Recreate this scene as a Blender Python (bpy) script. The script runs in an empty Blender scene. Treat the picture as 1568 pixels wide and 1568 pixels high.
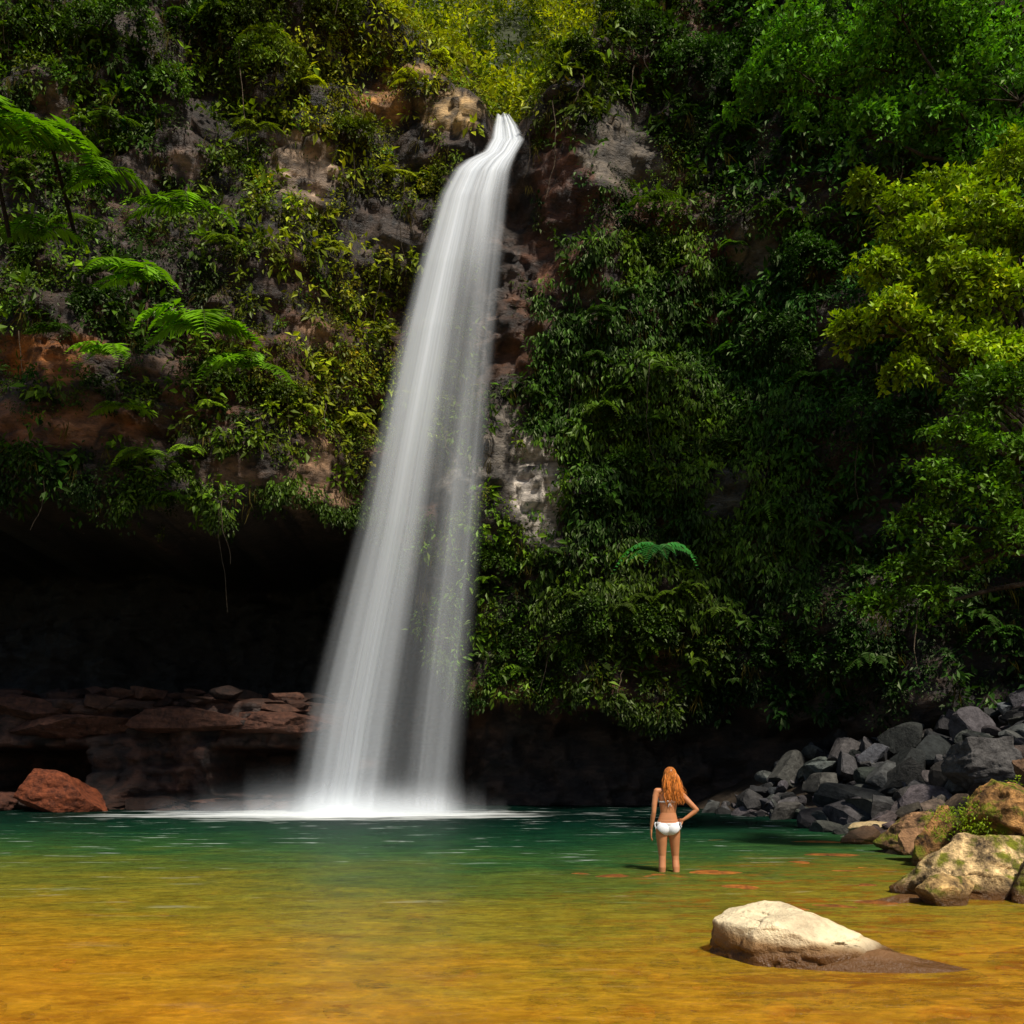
import bpy, bmesh, math, random
import numpy as np
from mathutils import Vector
rng=np.random.default_rng(7)
random.seed(7)
sc=bpy.context.scene
F=1500.0; CX=784.0; HY=1150.0; CH=1.62
def P(px,py,d): return np.array([(px-CX)/F*d, d, CH+(HY-py)/F*d])
def sst(a,b,x):
    t=np.clip((x-a)/(b-a),0,1); return t*t*(3-2*t)
def nrm(v): return v/np.maximum(np.linalg.norm(v,axis=-1,keepdims=True),1e-9)
def _h(ix,iy,iz,s):
    with np.errstate(over='ignore'):
        h=(ix.astype(np.int64)*374761393+iy.astype(np.int64)*668265263+iz.astype(np.int64)*1442695041+s*974711)&0xffffffff
        h=((h^(h>>13))*1274126177)&0xffffffff
        h=((h^(h>>15))*2246822519)&0xffffffff
        h=h^(h>>16)
    return (h&0xffffff)/float(0xffffff)
def vn(x,y,z,s=0):
    x,y,z=np.broadcast_arrays(np.asarray(x,float),np.asarray(y,float),np.asarray(z,float))
    ix,iy,iz=np.floor(x),np.floor(y),np.floor(z)
    fx,fy,fz=x-ix,y-iy,z-iz
    fx=fx*fx*(3-2*fx);fy=fy*fy*(3-2*fy);fz=fz*fz*(3-2*fz)
    r=0
    for a in (0,1):
        for b in (0,1):
            for c in (0,1):
                r=r+_h(ix+a,iy+b,iz+c,s)*(fx if a else 1-fx)*(fy if b else 1-fy)*(fz if c else 1-fz)
    return r*2-1
def fbm(x,y,z,s=0,o=4):
    r=0;a=1;t=0;f=1
    for i in range(o):
        r=r+a*vn(x*f,y*f,z*f,s+i*17); t+=a; a*=.5; f*=2.03
    return r/t
# ---------------------------------------------------------------- materials
def newmat(name):
    m=bpy.data.materials.new(name); m.use_nodes=True
    nt=m.node_tree; nt.nodes.clear()
    out=nt.nodes.new('ShaderNodeOutputMaterial')
    return m,nt,out
def N(nt,t,**k):
    n=nt.nodes.new(t)
    for a,b in k.items():
        if a in n.inputs: n.inputs[a].default_value=b
        else: setattr(n,a,b)
    return n
def leafmat(name,trans=.28,gloss=.018):
    m,nt,out=newmat(name)
    at=N(nt,'ShaderNodeAttribute',attribute_name='Col')
    p=N(nt,'ShaderNodeBsdfDiffuse')
    tr=N(nt,'ShaderNodeBsdfTranslucent')
    hs=N(nt,'ShaderNodeMix',data_type='RGBA',blend_type='MULTIPLY'); hs.inputs[0].default_value=1
    hs.inputs[7].default_value=(1.3,1.35,.3,1)
    mx=N(nt,'ShaderNodeMixShader'); mx.inputs[0].default_value=trans
    gl=N(nt,'ShaderNodeBsdfGlossy'); gl.inputs['Roughness'].default_value=.45; gl.inputs['Color'].default_value=(.9,1,.6,1)
    m2=N(nt,'ShaderNodeMixShader'); m2.inputs[0].default_value=gloss
    L=nt.links.new
    L(at.outputs['Color'],p.inputs['Color']); L(at.outputs['Color'],hs.inputs[6]); L(hs.outputs[2],tr.inputs['Color'])
    L(p.outputs[0],mx.inputs[1]); L(tr.outputs[0],mx.inputs[2]); L(mx.outputs[0],m2.inputs[1]); L(gl.outputs[0],m2.inputs[2]); L(m2.outputs[0],out.inputs[0])
    return m
def rockmat(name,rough=.75,bump=.6,s1=3.0,spec=.3,strat=True,moss=0.0,wet=False,lo=.22,hi=1.55):
    m,nt,out=newmat(name); L=nt.links.new
    at=N(nt,'ShaderNodeAttribute',attribute_name='Col')
    g=N(nt,'ShaderNodeNewGeometry')
    mp=N(nt,'ShaderNodeMapping'); mp.inputs['Scale'].default_value=(1,1,2.2 if strat else 1)
    L(g.outputs['Position'],mp.inputs[0])
    n1=N(nt,'ShaderNodeTexNoise'); n1.inputs['Scale'].default_value=s1; n1.inputs['Detail'].default_value=6; n1.inputs['Roughness'].default_value=.74
    L(mp.outputs[0],n1.inputs[0])
    cr=N(nt,'ShaderNodeValToRGB'); cr.color_ramp.elements[0].position=.33; cr.color_ramp.elements[0].color=(lo,lo*.92,lo*.88,1)
    cr.color_ramp.elements[1].position=.68; cr.color_ramp.elements[1].color=(hi,hi*.97,hi*.93,1)
    L(n1.outputs[0],cr.inputs[0])
    def mul(a,b):
        x=N(nt,'ShaderNodeMix',data_type='RGBA',blend_type='MULTIPLY'); x.inputs[0].default_value=1
        L(a,x.inputs[6]);L(b,x.inputs[7]); return x.outputs[2]
    c=mul(at.outputs['Color'],cr.outputs[0])
    if moss>0:
        sx=N(nt,'ShaderNodeSeparateXYZ'); L(g.outputs['Normal'],sx.inputs[0])
        n3=N(nt,'ShaderNodeTexNoise'); n3.inputs['Scale'].default_value=2.6; n3.inputs['Detail'].default_value=7; n3.inputs['Roughness'].default_value=.7; L(g.outputs['Position'],n3.inputs[0])
        mm=N(nt,'ShaderNodeMath',operation='MULTIPLY_ADD'); mm.inputs[1].default_value=.04; L(sx.outputs[2],mm.inputs[0]); L(n3.outputs[0],mm.inputs[2])
        r=N(nt,'ShaderNodeMapRange'); r.inputs[1].default_value=.66-moss*.15; r.inputs[2].default_value=.74-moss*.15; L(mm.outputs[0],r.inputs[0])
        x=N(nt,'ShaderNodeMix',data_type='RGBA'); L(r.outputs[0],x.inputs[0]); L(c,x.inputs[6]); x.inputs[7].default_value=(.19,.20,.010,1); c=mul(x.outputs[2],cr.outputs[0])
    p=N(nt,'ShaderNodeBsdfPrincipled'); p.inputs['Roughness'].default_value=rough; p.inputs['Specular IOR Level'].default_value=spec
    if wet:
        sx=N(nt,'ShaderNodeSeparateXYZ'); L(g.outputs['Position'],sx.inputs[0])
        ad=N(nt,'ShaderNodeMath',operation='MULTIPLY_ADD'); ad.inputs[1].default_value=-.20; L(n1.outputs[0],ad.inputs[0]); L(sx.outputs[2],ad.inputs[2])
        r=N(nt,'ShaderNodeMapRange'); r.inputs[1].default_value=-.03; r.inputs[2].default_value=.08; L(ad.outputs[0],r.inputs[0])
        x=N(nt,'ShaderNodeMix',data_type='RGBA'); L(r.outputs[0],x.inputs[0]); x.inputs[6].default_value=(.12,.055,.018,1); L(c,x.inputs[7]); c=x.outputs[2]
        r2=N(nt,'ShaderNodeMapRange'); r2.inputs[3].default_value=.25; r2.inputs[4].default_value=rough; L(r.outputs[0],r2.inputs[0]); L(r2.outputs[0],p.inputs['Roughness'])
    L(c,p.inputs['Base Color'])
    b=N(nt,'ShaderNodeBump'); b.inputs['Strength'].default_value=bump; b.inputs['Distance'].default_value=.14
    L(n1.outputs[0],b.inputs['Height']); L(b.outputs[0],p.inputs['Normal'])
    L(p.outputs[0],out.inputs[0])
    return m
def simple(name,col,rough=.5,spec=.5,noise=0):
    m,nt,out=newmat(name); L=nt.links.new
    p=N(nt,'ShaderNodeBsdfPrincipled'); p.inputs['Base Color'].default_value=(*col,1); p.inputs['Roughness'].default_value=rough
    p.inputs['Specular IOR Level'].default_value=spec
    if noise:
        t=N(nt,'ShaderNodeTexNoise'); t.inputs['Scale'].default_value=noise; t.inputs['Detail'].default_value=5
        g=N(nt,'ShaderNodeNewGeometry'); L(g.outputs['Position'],t.inputs[0])
        r=N(nt,'ShaderNodeMix',data_type='RGBA'); r.inputs[6].default_value=tuple(c*.7 for c in col)+(1,); r.inputs[7].default_value=tuple(min(1,c*1.25) for c in col)+(1,)
        L(t.outputs[0],r.inputs[0]); L(r.outputs[2],p.inputs['Base Color'])
    L(p.outputs[0],out.inputs[0]); return m
M_leaf=leafmat('leaf'); M_fern=leafmat('fern_leaf',.35)
M_bark=rockmat('bark',.9,.8,6,.2,False)
M_cliff=rockmat('cliff_rock',.55,1.0,2.2,.45)
M_boul=rockmat('boulder_rock',.75,.7,5,.3,False)
M_bmoss=rockmat('mossy_boulder_rock',.8,1.0,4.5,.3,False,moss=.95,wet=True)
M_hero=rockmat('pale_boulder_rock',.8,.6,3.4,.25,False,wet=True,lo=.55,hi=1.2)
# ---------------------------------------------------------------- geometry helper
class Geo:
    def __init__(s): s.v=[];s.t=[];s.c=[];s.m=[];s.n=0
    def add(s,v,t,c,m=0):
        v=np.asarray(v,float);t=np.asarray(t,int)
        c=np.asarray(c,float)
        if c.ndim==1: c=np.tile(c,(len(v),1))
        s.v.append(v);s.t.append(t+s.n);s.c.append(c);s.m.append(np.full(len(t),m));s.n+=len(v)
    def tube(s,path,rad,col,m=1,k=7):
        path=np.asarray(path,float);n=len(path);rad=np.broadcast_to(rad,(n,))
        T=nrm(np.gradient(path,axis=0)); ref=np.array([.3,1,.2]); A=nrm(np.cross(T,ref));B=np.cross(T,A)
        a=np.arange(k)/k*2*math.pi
        v=(path[:,None]+rad[:,None,None]*(np.cos(a)[None,:,None]*A[:,None]+np.sin(a)[None,:,None]*B[:,None])).reshape(-1,3)
        t=[]
        for i in range(n-1):
            for j in range(k):
                q=(i*k+j,i*k+(j+1)%k,(i+1)*k+(j+1)%k,(i+1)*k+j)
                t+= [(q[0],q[1],q[2]),(q[0],q[2],q[3])]
        s.add(v,t,col,m)
    def leaves(s,c,d,n,Ln,W,col,m=0,fold=.12):
        d=nrm(d); n=nrm(n-d*np.sum(n*d,1,keepdims=True)); sd=np.cross(n,d)
        Ln=np.broadcast_to(Ln,(len(c),))[:,None];W=np.broadcast_to(W,(len(c),))[:,None]
        a=c; b=c+d*Ln*.42+sd*W*.5+n*W*fold; e=c+d*Ln-n*Ln*.12; f=c+d*Ln*.42-sd*W*.5+n*W*fold
        v=np.stack([a,b,e,f],1).reshape(-1,3)
        i=np.arange(len(c))[:,None]*4
        t=np.stack([i+np.array([0,2,1]),i+np.array([0,3,2])],1).reshape(-1,3)
        s.add(v,t,np.repeat(col,4,axis=0),m)
    def build(s,name,mats,smooth=False):
        v=np.concatenate(s.v);t=np.concatenate(s.t);c=np.concatenate(s.c);mi=np.concatenate(s.m)
        return meshobj(name,v,t,c,mats,mi,smooth)
def meshobj(name,v,f,c,mats,mi=None,smooth=False):
    me=bpy.data.meshes.new(name); k=f.shape[1]
    me.vertices.add(len(v)); me.vertices.foreach_set('co',v.astype(np.float32).ravel())
    me.loops.add(f.size); me.loops.foreach_set('vertex_index',f.astype(np.int32).ravel())
    me.polygons.add(len(f)); me.polygons.foreach_set('loop_start',(np.arange(len(f))*k).astype(np.int32))
    me.update(calc_edges=True)
    if mi is not None: me.polygons.foreach_set('material_index',mi.astype(np.int32))
    me.polygons.foreach_set('use_smooth',np.full(len(f),smooth,dtype=bool))
    if c is not None:
        a=me.attributes.new('Col','FLOAT_COLOR','POINT')
        cc=np.ones((len(v),4),np.float32); cc[:,:c.shape[1]]=c; a.data.foreach_set('color',cc.ravel())
    for m in mats: me.materials.append(m)
    me.update(); me.validate()
    o=bpy.data.objects.new(name,me); sc.collection.objects.link(o); return o
def clump_leaves(g,C,Nn,R,nl,Ls,col,droop=.5,asp=.5,flat=.6,m=0,jit=.45,rad=.8,upn=.6):
    M=len(C); idx=np.repeat(np.arange(M),nl); K=len(idx)
    r=nrm(rng.normal(size=(K,3)))*(rng.random((K,1))**.45)
    Nr=Nn[idx]; dn=np.sum(r*Nr,1,keepdims=True)
    r=r-Nr*dn+Nr*np.abs(dn)*flat
    pos=C[idx]+r*R[idx][:,None]
    up=np.array([0,0,1.])
    d=r*rad+Nr*.35*rad-up*droop+rng.normal(size=(K,3))*(.4+(.8-rad)*.6)
    n=Nr*.7+up*upn+rng.normal(size=(K,3))*jit
    Ln=Ls[idx]*rng.uniform(.6,1.3,K)
    cc=col[idx]*rng.uniform(.5,1.5,(K,1))*(.6+.6*np.sum(r*(Nr+up*.5),1,keepdims=True).clip(0,1))  # inner leaves darker: shade inside a clump put into leaf colour
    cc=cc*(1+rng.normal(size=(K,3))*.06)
    g.leaves(pos,d,n,Ln,Ln*asp*rng.uniform(.7,1.2,K),cc.clip(0.003,.6),m)
# ---------------------------------------------------------------- cliff
def ceil(x): return 3.0+4.9*sst(-1.2,-3.8,x)-.5*sst(4,9,x)+.45*vn(x*.5,0,0,5)+.25*vn(x*1.7,3,0,6)
def depth(x,z):
    wl=sst(-3.4,-7,x)
    D=28-3.0*wl-.8*sst(-8,-12,x)-1.0*sst(.3,3.5,x)-.62*np.maximum(0,x-6)
    D=D+wl*.16*np.maximum(0,z-10)+sst(1,4,x)*.10*np.maximum(0,z-4)
    D=D+.9*fbm(x*.28,0,z*.3,1,3)+.55*fbm(x*.8,3,z*1.0,2,3)
    zz=z+.3*vn(x*.35,1,z*.3,8)
    bx=np.floor(x*1.1+.6*vn(x*.5,0,z*.8,9)+np.floor(zz*1.5)*.37); bz=np.floor(zz*1.5)
    D=D-.38*(_h(bx,bz,bx*0,3)-.5)
    bx=np.floor(x*2.7+.7*vn(x,0,z,10)+np.floor(zz*3.8)*.3); bz=np.floor(zz*3.8)
    D=D-.20*(_h(bx,bz,bx*0,4)-.5)+.12*fbm(x*3,0,z*3.5,11,3)
    ce=ceil(x); left=sst(-.8,-4.0,x)
    rec=sst(ce+.15,ce-.7,z)*(1.8+7.5*left)
    led=sst(3.45,3.05,z)*left
    led2=led*(1-.6*sst(1.75,1.5,z)*sst(.35,.6,z)*(vn(x*.45,7,0,12)>-.45))
    rec=rec*(1-led2)+led2*(3.0+.5*vn(x*.5,0,np.floor(z*3)*.7,13)+.5*vn(x*.2,0,0,14))
    D=D+rec
    T=19.2+.95*np.abs(x+.2)+.5*vn(x*.9,0,0,15)
    D=D+1.35*np.maximum(0,z-T)
    D=D+.9*np.exp(-((x+.2)/.55)**2)*sst(19.0,19.6,z)
    return D
gx=np.arange(-21,18,.095); gz=np.arange(-2.2,27,.095)
X,Z=np.meshgrid(gx,gz); D=depth(X,Z)
V=np.stack([X,D,Z],-1)
dx=np.gradient(V,axis=1);dz=np.gradient(V,axis=0); NR=nrm(np.cross(dx,dz))
NR=np.where(NR[...,1:2]>0,-NR,NR)
patches=[(462,265,55,62,(.40,.28,.19)),(80,170,34,55,(.28,.20,.15)),(290,248,38,26,(.24,.16,.12)),(600,362,64,28,(.08,.055,.04)),
(585,160,60,40,(.42,.20,.055)),(690,170,60,36,(.38,.25,.11)),(640,110,55,18,(.34,.20,.08)),(955,235,75,70,(.13,.105,.08)),(870,300,55,95,(.10,.038,.018)),(825,745,40,90,(.55,.49,.43)),
(690,735,60,44,(.20,.18,.16)),(485,730,56,48,(.32,.19,.11)),(60,545,80,40,(.32,.115,.025)),(110,655,140,46,(.18,.078,.038)),(480,512,34,28,(.22,.12,.06)),
(835,395,44,58,(.12,.05,.025)),(1150,395,40,50,(.14,.125,.11)),(1120,760,40,60,(.05,.05,.04)),(770,690,28,60,(.18,.155,.13)),(350,720,60,24,(.14,.08,.05)),(750,350,55,200,(.05,.030,.022)),
(215,265,28,36,(.12,.08,.06)),(250,560,30,50,(.10,.06,.04)),(905,470,26,30,(.11,.08,.06))]
def pmask(x,z,D):
    px=CX+x/D*F; py=HY-(z-CH)/D*F
    w=np.zeros_like(x); col=np.zeros(x.shape+(3,))
    nz=.55*fbm(x*1.3,0,z*1.3,40,3)
    for (a,b,rx,ry,c) in patches:
        q=1-sst(.7,1.15,np.sqrt(((px-a)/rx)**2+((py-b)/ry)**2)+nz)
        col=np.where((q>w)[...,None],np.array(c),col); w=np.maximum(w,q)
    return w,col
pw,pc=pmask(X,Z,D)
base=np.array([.042,.025,.016])*(1+.5*fbm(X*.5,0,Z*.7,20,3)[...,None])
red=sst(.05,.5,fbm(X*.25,0,Z*.35,21,3))[...,None]; base=base*(1-red)+np.array([.10,.040,.016])*red
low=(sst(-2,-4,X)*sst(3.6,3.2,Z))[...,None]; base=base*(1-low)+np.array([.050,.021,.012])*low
ce=ceil(X); cave=(sst(ce+.2,ce-.5,Z)*sst(-1,-3,X)*(Z>3.3))[...,None]; base=base*(1-cave)+np.array([.006,.005,.004])*cave  # black rock made darker still: cave shade put into its colour
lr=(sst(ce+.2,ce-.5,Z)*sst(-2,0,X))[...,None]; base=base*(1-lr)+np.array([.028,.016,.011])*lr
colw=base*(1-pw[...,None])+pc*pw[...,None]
crk=fbm(X*2.2,0,Z*3.2,22,4); colw=colw*(.45+1.0*sst(-.45,.5,crk))[...,None]*(1-.75*(np.abs(vn(X*1.9,1,Z*1.4,23))<.06))[...,None]
nz_,nx_=X.shape
i=np.arange(nz_-1)[:,None]*nx_+np.arange(nx_-1)[None,:]
quads=np.stack([i,i+1,i+nx_+1,i+nx_],-1).reshape(-1,4)
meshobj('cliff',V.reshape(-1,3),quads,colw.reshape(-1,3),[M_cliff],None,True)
# ---------------------------------------------------------------- cliff vegetation
Vc=(V[:-1,:-1]+V[1:,1:])/2; Nc=NR[:-1,:-1]
area=np.linalg.norm(np.cross(V[:-1,1:]-V[:-1,:-1],V[1:,:-1]-V[:-1,:-1]),axis=-1)
xc,dc,zc=Vc[...,0],Vc[...,1],Vc[...,2]
vegn=fbm(xc*.7,0,zc*.8,50,4)
thr=-.24*sst(0,-5,xc)-.42*sst(-1,2,xc)-.25*sst(-4,-1,xc)*sst(1,-1,xc)
veg=sst(-.08,.14,vegn-thr)
veg=.12+.88*veg
veg*= (1-pmask(xc,zc,dc)[0]*.97)
ce=ceil(xc); veg*=sst(ce-.15,ce+.25,zc+.0)
veg*=np.where((xc>-1.1)&(xc<.7)&(zc<19.8)&(zc>12),.08,1)
pr=(area.clip(0,.06)*veg*sst(-17,-14,xc)*1.0+1e-9); pr=pr.ravel()/pr.sum()
def tint(x,z):  # regional leaf colour: plant kinds plus the right wall's shade put in
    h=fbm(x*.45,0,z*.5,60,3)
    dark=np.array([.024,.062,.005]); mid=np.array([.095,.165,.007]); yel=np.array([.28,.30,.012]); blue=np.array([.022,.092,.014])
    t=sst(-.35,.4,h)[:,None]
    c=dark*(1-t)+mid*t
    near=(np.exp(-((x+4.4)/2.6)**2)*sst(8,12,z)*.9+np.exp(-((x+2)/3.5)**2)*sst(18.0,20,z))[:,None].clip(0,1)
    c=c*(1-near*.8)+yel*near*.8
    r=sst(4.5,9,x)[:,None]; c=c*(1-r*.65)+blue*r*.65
    lo=sst(10,4.5,z)[:,None]*sst(0,1,x)[:,None]; c=c*(1-lo*.5)  # shade low on the right wall put into leaf colour
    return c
def scatter(n,cells):
    k=rng.choice(len(pr),size=n,p=cells); C=Vc.reshape(-1,3)[k]+rng.normal(size=(n,3))*.05; return C,Nc.reshape(-1,3)[k]
g=Geo()
upv=np.array([0,0,1.])
C,Nn=scatter(13800,pr); n=len(C); Nn=nrm(Nn*.8+np.array([0,-.6,.1]))
bul=fbm(C[:,0]*.9,0,C[:,2]*.9,70,3)
C=C+Nn*(.05+.55*bul.clip(0,1))[:,None]
R=rng.uniform(.14,.38,n); Ls=rng.choice([.06,.09,.14],n,p=[.35,.4,.25])
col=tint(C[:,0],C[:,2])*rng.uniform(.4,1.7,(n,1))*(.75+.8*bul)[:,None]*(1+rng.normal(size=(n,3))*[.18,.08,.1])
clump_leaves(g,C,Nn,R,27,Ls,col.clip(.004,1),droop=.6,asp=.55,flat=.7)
C,Nn=scatter(3000,pr); n=len(C); Nn=nrm(Nn*.6+np.array([0,-.7,.3])); C=C+Nn*.18
R=rng.uniform(.2,.45,n); Ls=rng.uniform(.16,.32,n)
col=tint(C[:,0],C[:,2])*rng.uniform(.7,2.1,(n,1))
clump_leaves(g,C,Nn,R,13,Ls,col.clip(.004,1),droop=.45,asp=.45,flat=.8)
w2=pr*np.where((xc.ravel()>.6)&(xc.ravel()<8)&(zc.ravel()>5)&(zc.ravel()<16),1,0); w2/=w2.sum()
C,Nn=scatter(3600,w2); n=len(C); Nn=nrm(Nn*.4+np.array([0,-1,.1])); C=C+Nn*rng.uniform(.15,.4,(n,1))
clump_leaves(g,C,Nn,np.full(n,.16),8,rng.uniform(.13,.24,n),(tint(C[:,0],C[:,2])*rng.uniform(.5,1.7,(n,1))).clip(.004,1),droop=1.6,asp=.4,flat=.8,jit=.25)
nf=1300; xf=rng.uniform(-15,7,nf); zf=ceil(xf)+rng.uniform(-.1,.35,nf)+.55*(vn(xf*1.1,0,0,77)); Cf=np.stack([xf,depth(xf,zf+.5)-.15,zf],1)
kf=(vn(xf*1.7,4,0,78)>-.45); xf=xf[kf];zf=zf[kf];Cf=Cf[kf];nf=len(xf)
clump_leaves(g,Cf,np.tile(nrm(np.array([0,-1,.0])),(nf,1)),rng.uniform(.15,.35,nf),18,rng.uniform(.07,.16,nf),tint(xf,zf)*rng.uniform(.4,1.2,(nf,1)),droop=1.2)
bl=[(1180,130,1.9,.9),(1300,120,1.7,1.1),(1440,140,1.8,1.2),(1530,60,1.5,1.1),(1050,120,1.2,.8),(1250,420,1.2,.8),(1200,540,1.3,.9),(1360,660,1.3,1.),(1000,980,1.1,.8),(1100,1010,1.2,.8),(900,960,1.2,.8),(800,1000,1.,.8),(1210,1000,1.4,.9),(1320,1020,1.3,.9),(1010,400,1.1,.7),(900,1000,.9,.6),(1090,1060,.9,.5),(760,870,.9,.7),(1240,230,1.2,.8),(1460,220,1.,.8),(1120,700,1.1,.7),(950,660,1.0,.7),(960,720,.8,.6),(330,60,1.3,.8),(170,60,1.4,.8),(420,120,1.2,.8),(60,60,1.2,.8),(250,150,1.0,.8),(520,60,1.2,.9),(480,20,1.3,.9),(380,30,1.3,.9),(540,210,.8,.7),(420,620,1.,.7),(340,600,.9,.7),(880,110,.9,.8),(950,60,1.1,.8),(120,300,.9,.7),(150,470,.8,.6)]
for (a,b,r,k) in bl:
    x0=(a-CX)/F*25; z0=CH+(HY-b)/F*25
    for _ in range(3):
        d0=float(depth(np.array([x0]),np.array([max(z0,3.4)]))[0]); d0=min(d0,30); x0=(a-CX)/F*d0; z0=CH+(HY-b)/F*d0
    m=int(90*r*r); u=nrm(rng.normal(size=(m,3))); u[:,1]=-np.abs(u[:,1]); u[:,2]=np.where(u[:,2]<-.3,-u[:,2],u[:,2])
    lob=.8+.5*vn(u[:,0]*2.2+a,u[:,1]*2.2,u[:,2]*2.2,80)
    Cb=np.array([x0,d0,z0])+u*np.array([r,r*.75,r*k])*lob[:,None]
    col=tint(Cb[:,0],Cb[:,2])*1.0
    dk=(1-.45*sst(7,4,Cb[:,2])*sst(0,1,Cb[:,0]))[:,None]  # low right clumps darkened, shade put into their leaf colour
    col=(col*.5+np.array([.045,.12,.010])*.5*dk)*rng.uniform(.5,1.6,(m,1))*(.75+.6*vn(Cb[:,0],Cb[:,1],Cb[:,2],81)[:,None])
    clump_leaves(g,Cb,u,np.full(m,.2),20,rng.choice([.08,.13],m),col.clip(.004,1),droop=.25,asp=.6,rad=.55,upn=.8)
g.build('cliff_foliage',[M_leaf])
g=Geo(); C,Nn=scatter(900,pr*1.0); n=len(C); idx=np.repeat(np.arange(n),10)
pos=C[idx]+rng.normal(size=(len(idx),3))*.07+np.array([0,-.25,0])
d=np.array([0,-.35,-1.])+rng.normal(size=(len(idx),3))*.28
g.leaves(pos,d,np.array([0,-1,.3])+rng.normal(size=(len(idx),3))*.3,rng.uniform(.2,.6,len(idx)),.016,np.tile([.14,.11,.025],(len(idx),1))*rng.uniform(.3,1.1,(len(idx),1)))
g.build('hanging_grass',[M_leaf])
g=Geo(); C,Nn=scatter(130,pr)
for c in C:
    ln=min(rng.uniform(.8,3.2),max(.5,c[2]-2.6)); t=np.linspace(0,1,10); 
    g.tube(np.stack([c[0]+.25*np.sin(t*3+c[0])*t+rng.normal(size=10)*.02,c[1]-.45-.1*t,c[2]-ln*t],1),np.linspace(.016,.007,10),np.array([.10,.075,.05])*rng.uniform(.4,1.5),0,4)
g.build('hanging_vines',[M_bark])
# ---------------------------------------------------------------- hill beyond the lip + forest
hx=np.arange(-30,34,.8); hy=np.arange(29.5,75,.8); HX,HYY=np.meshgrid(hx,hy)
HZ=17.2+1.05*(HYY-29)+1.2*fbm(HX*.15,HYY*.15,0,90,3)-2.2*np.exp(-((HX+.2)/1.6)**2)*sst(36,30,HYY)
i=np.arange(len(hy)-1)[:,None]*len(hx)+np.arange(len(hx)-1)[None]
meshobj('hill',np.stack([HX,HYY,HZ],-1).reshape(-1,3),np.stack([i,i+1,i+len(hx)+1,i+len(hx)],-1).reshape(-1,4),np.tile([.04,.05,.01],(HX.size,1)),[M_cliff],None,True)
g=Geo()
n=4800; x=rng.uniform(-11,9,n); y=30.2+rng.random(n)**1.3*22; z=17.2+1.05*(y-29)+rng.uniform(-.2,4.2,n)*(rng.random(n)**.6)
C=np.stack([x,y,z],1); Nn=nrm(np.array([0,-.6,.8])+rng.normal(size=(n,3))*.4)
cl=fbm(x*.4,y*.4,z*.4,91,3); keep=cl>-.28; C=C[keep];Nn=Nn[keep];cl=cl[keep];n=len(C)
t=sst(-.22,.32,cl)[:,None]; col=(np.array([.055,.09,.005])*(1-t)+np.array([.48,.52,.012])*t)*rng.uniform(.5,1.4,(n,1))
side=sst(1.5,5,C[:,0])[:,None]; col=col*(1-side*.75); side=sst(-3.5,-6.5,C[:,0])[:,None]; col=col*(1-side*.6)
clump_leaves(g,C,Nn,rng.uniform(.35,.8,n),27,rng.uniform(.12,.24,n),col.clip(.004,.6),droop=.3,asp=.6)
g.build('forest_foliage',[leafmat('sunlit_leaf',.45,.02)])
g=Geo()
for k in range(13):
    x=rng.uniform(-8,5) if k>0 else 2.0; y=rng.uniform(31,36); z=16.5+1.05*(y-29); h=rng.uniform(4,9); ph=rng.uniform(0,6)
    tt=np.linspace(0,1,9); pth=np.stack([x+.4*np.sin(tt*3+ph)+tt*rng.normal()*.7,y+tt*rng.normal()*.5,z+tt*h],1)
    g.tube(pth,np.linspace(.12,.04,9)*rng.uniform(.6,1.2),[.05,.04,.02],0,6)
g.build('forest_trunks',[M_bark])
# ---------------------------------------------------------------- trees
def tree(name,base,mid,blobs,leaf,colr,dens=70,lr=.26,nl=30,trunk=.22):
    g=Geo(); base=np.array(base,float); mid=np.array(mid,float)
    tt=np.linspace(0,1,10)[:,None]; wob=np.stack([np.sin(tt[:,0]*5)*.12,np.cos(tt[:,0]*4)*.1,tt[:,0]*0],1)
    tr=base*(1-tt)+mid*tt+wob; g.tube(tr,np.linspace(trunk,trunk*.55,10),[.06,.045,.03],1,9)
    for (c,r) in blobs:
        c=np.array(c,float); r=np.array(r,float)
        s=tr[rng.integers(5,10)]; e=c-np.array([0,0,r[2]*.2]); q=np.linspace(0,1,8)[:,None]
        pth=s*(1-q)+e*q+np.array([0,0,.5])*np.sin(q*math.pi)*.5+rng.normal(size=(8,3))*.04
        g.tube(pth,np.linspace(trunk*.35,.02,8),[.06,.045,.03],1,6)
        m=int(dens*(r[0]*r[2])+20)
        u=nrm(rng.normal(size=(m,3))); u[:,2]=np.where((u[:,2]<-.35)&(rng.random(m)<.6),-u[:,2],u[:,2])
        lob=(.75+.75*vn(u[:,0]*1.9+c[0],u[:,1]*1.9+c[1],u[:,2]*1.9+c[2],100)+rng.uniform(-.3,.12,m)).clip(.2,1.4)
        C=c+u*r*lob[:,None]
        for w in range(7):
            e2=C[rng.integers(0,m)]; g.tube(np.array([e,(e+e2)/2+[0,0,.08],e2]),[.022,.015,.006],[.05,.04,.025],1,4)
        cn=vn(C[:,0]*1.6,C[:,1]*1.6,C[:,2]*1.6,101)[:,None]
        col=np.array(colr)*rng.uniform(.45,1.5,(m,1))*(1+.5*cn)
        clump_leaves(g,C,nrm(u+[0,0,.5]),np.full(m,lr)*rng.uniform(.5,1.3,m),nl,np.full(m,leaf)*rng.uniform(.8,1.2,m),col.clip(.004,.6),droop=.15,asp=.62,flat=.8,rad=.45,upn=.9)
    return g.build(name,[M_leaf,M_bark])
def B(px,py,d,r,k=.75): p=P(px,py,d); return (p,(r,r*.9,r*k))
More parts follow.
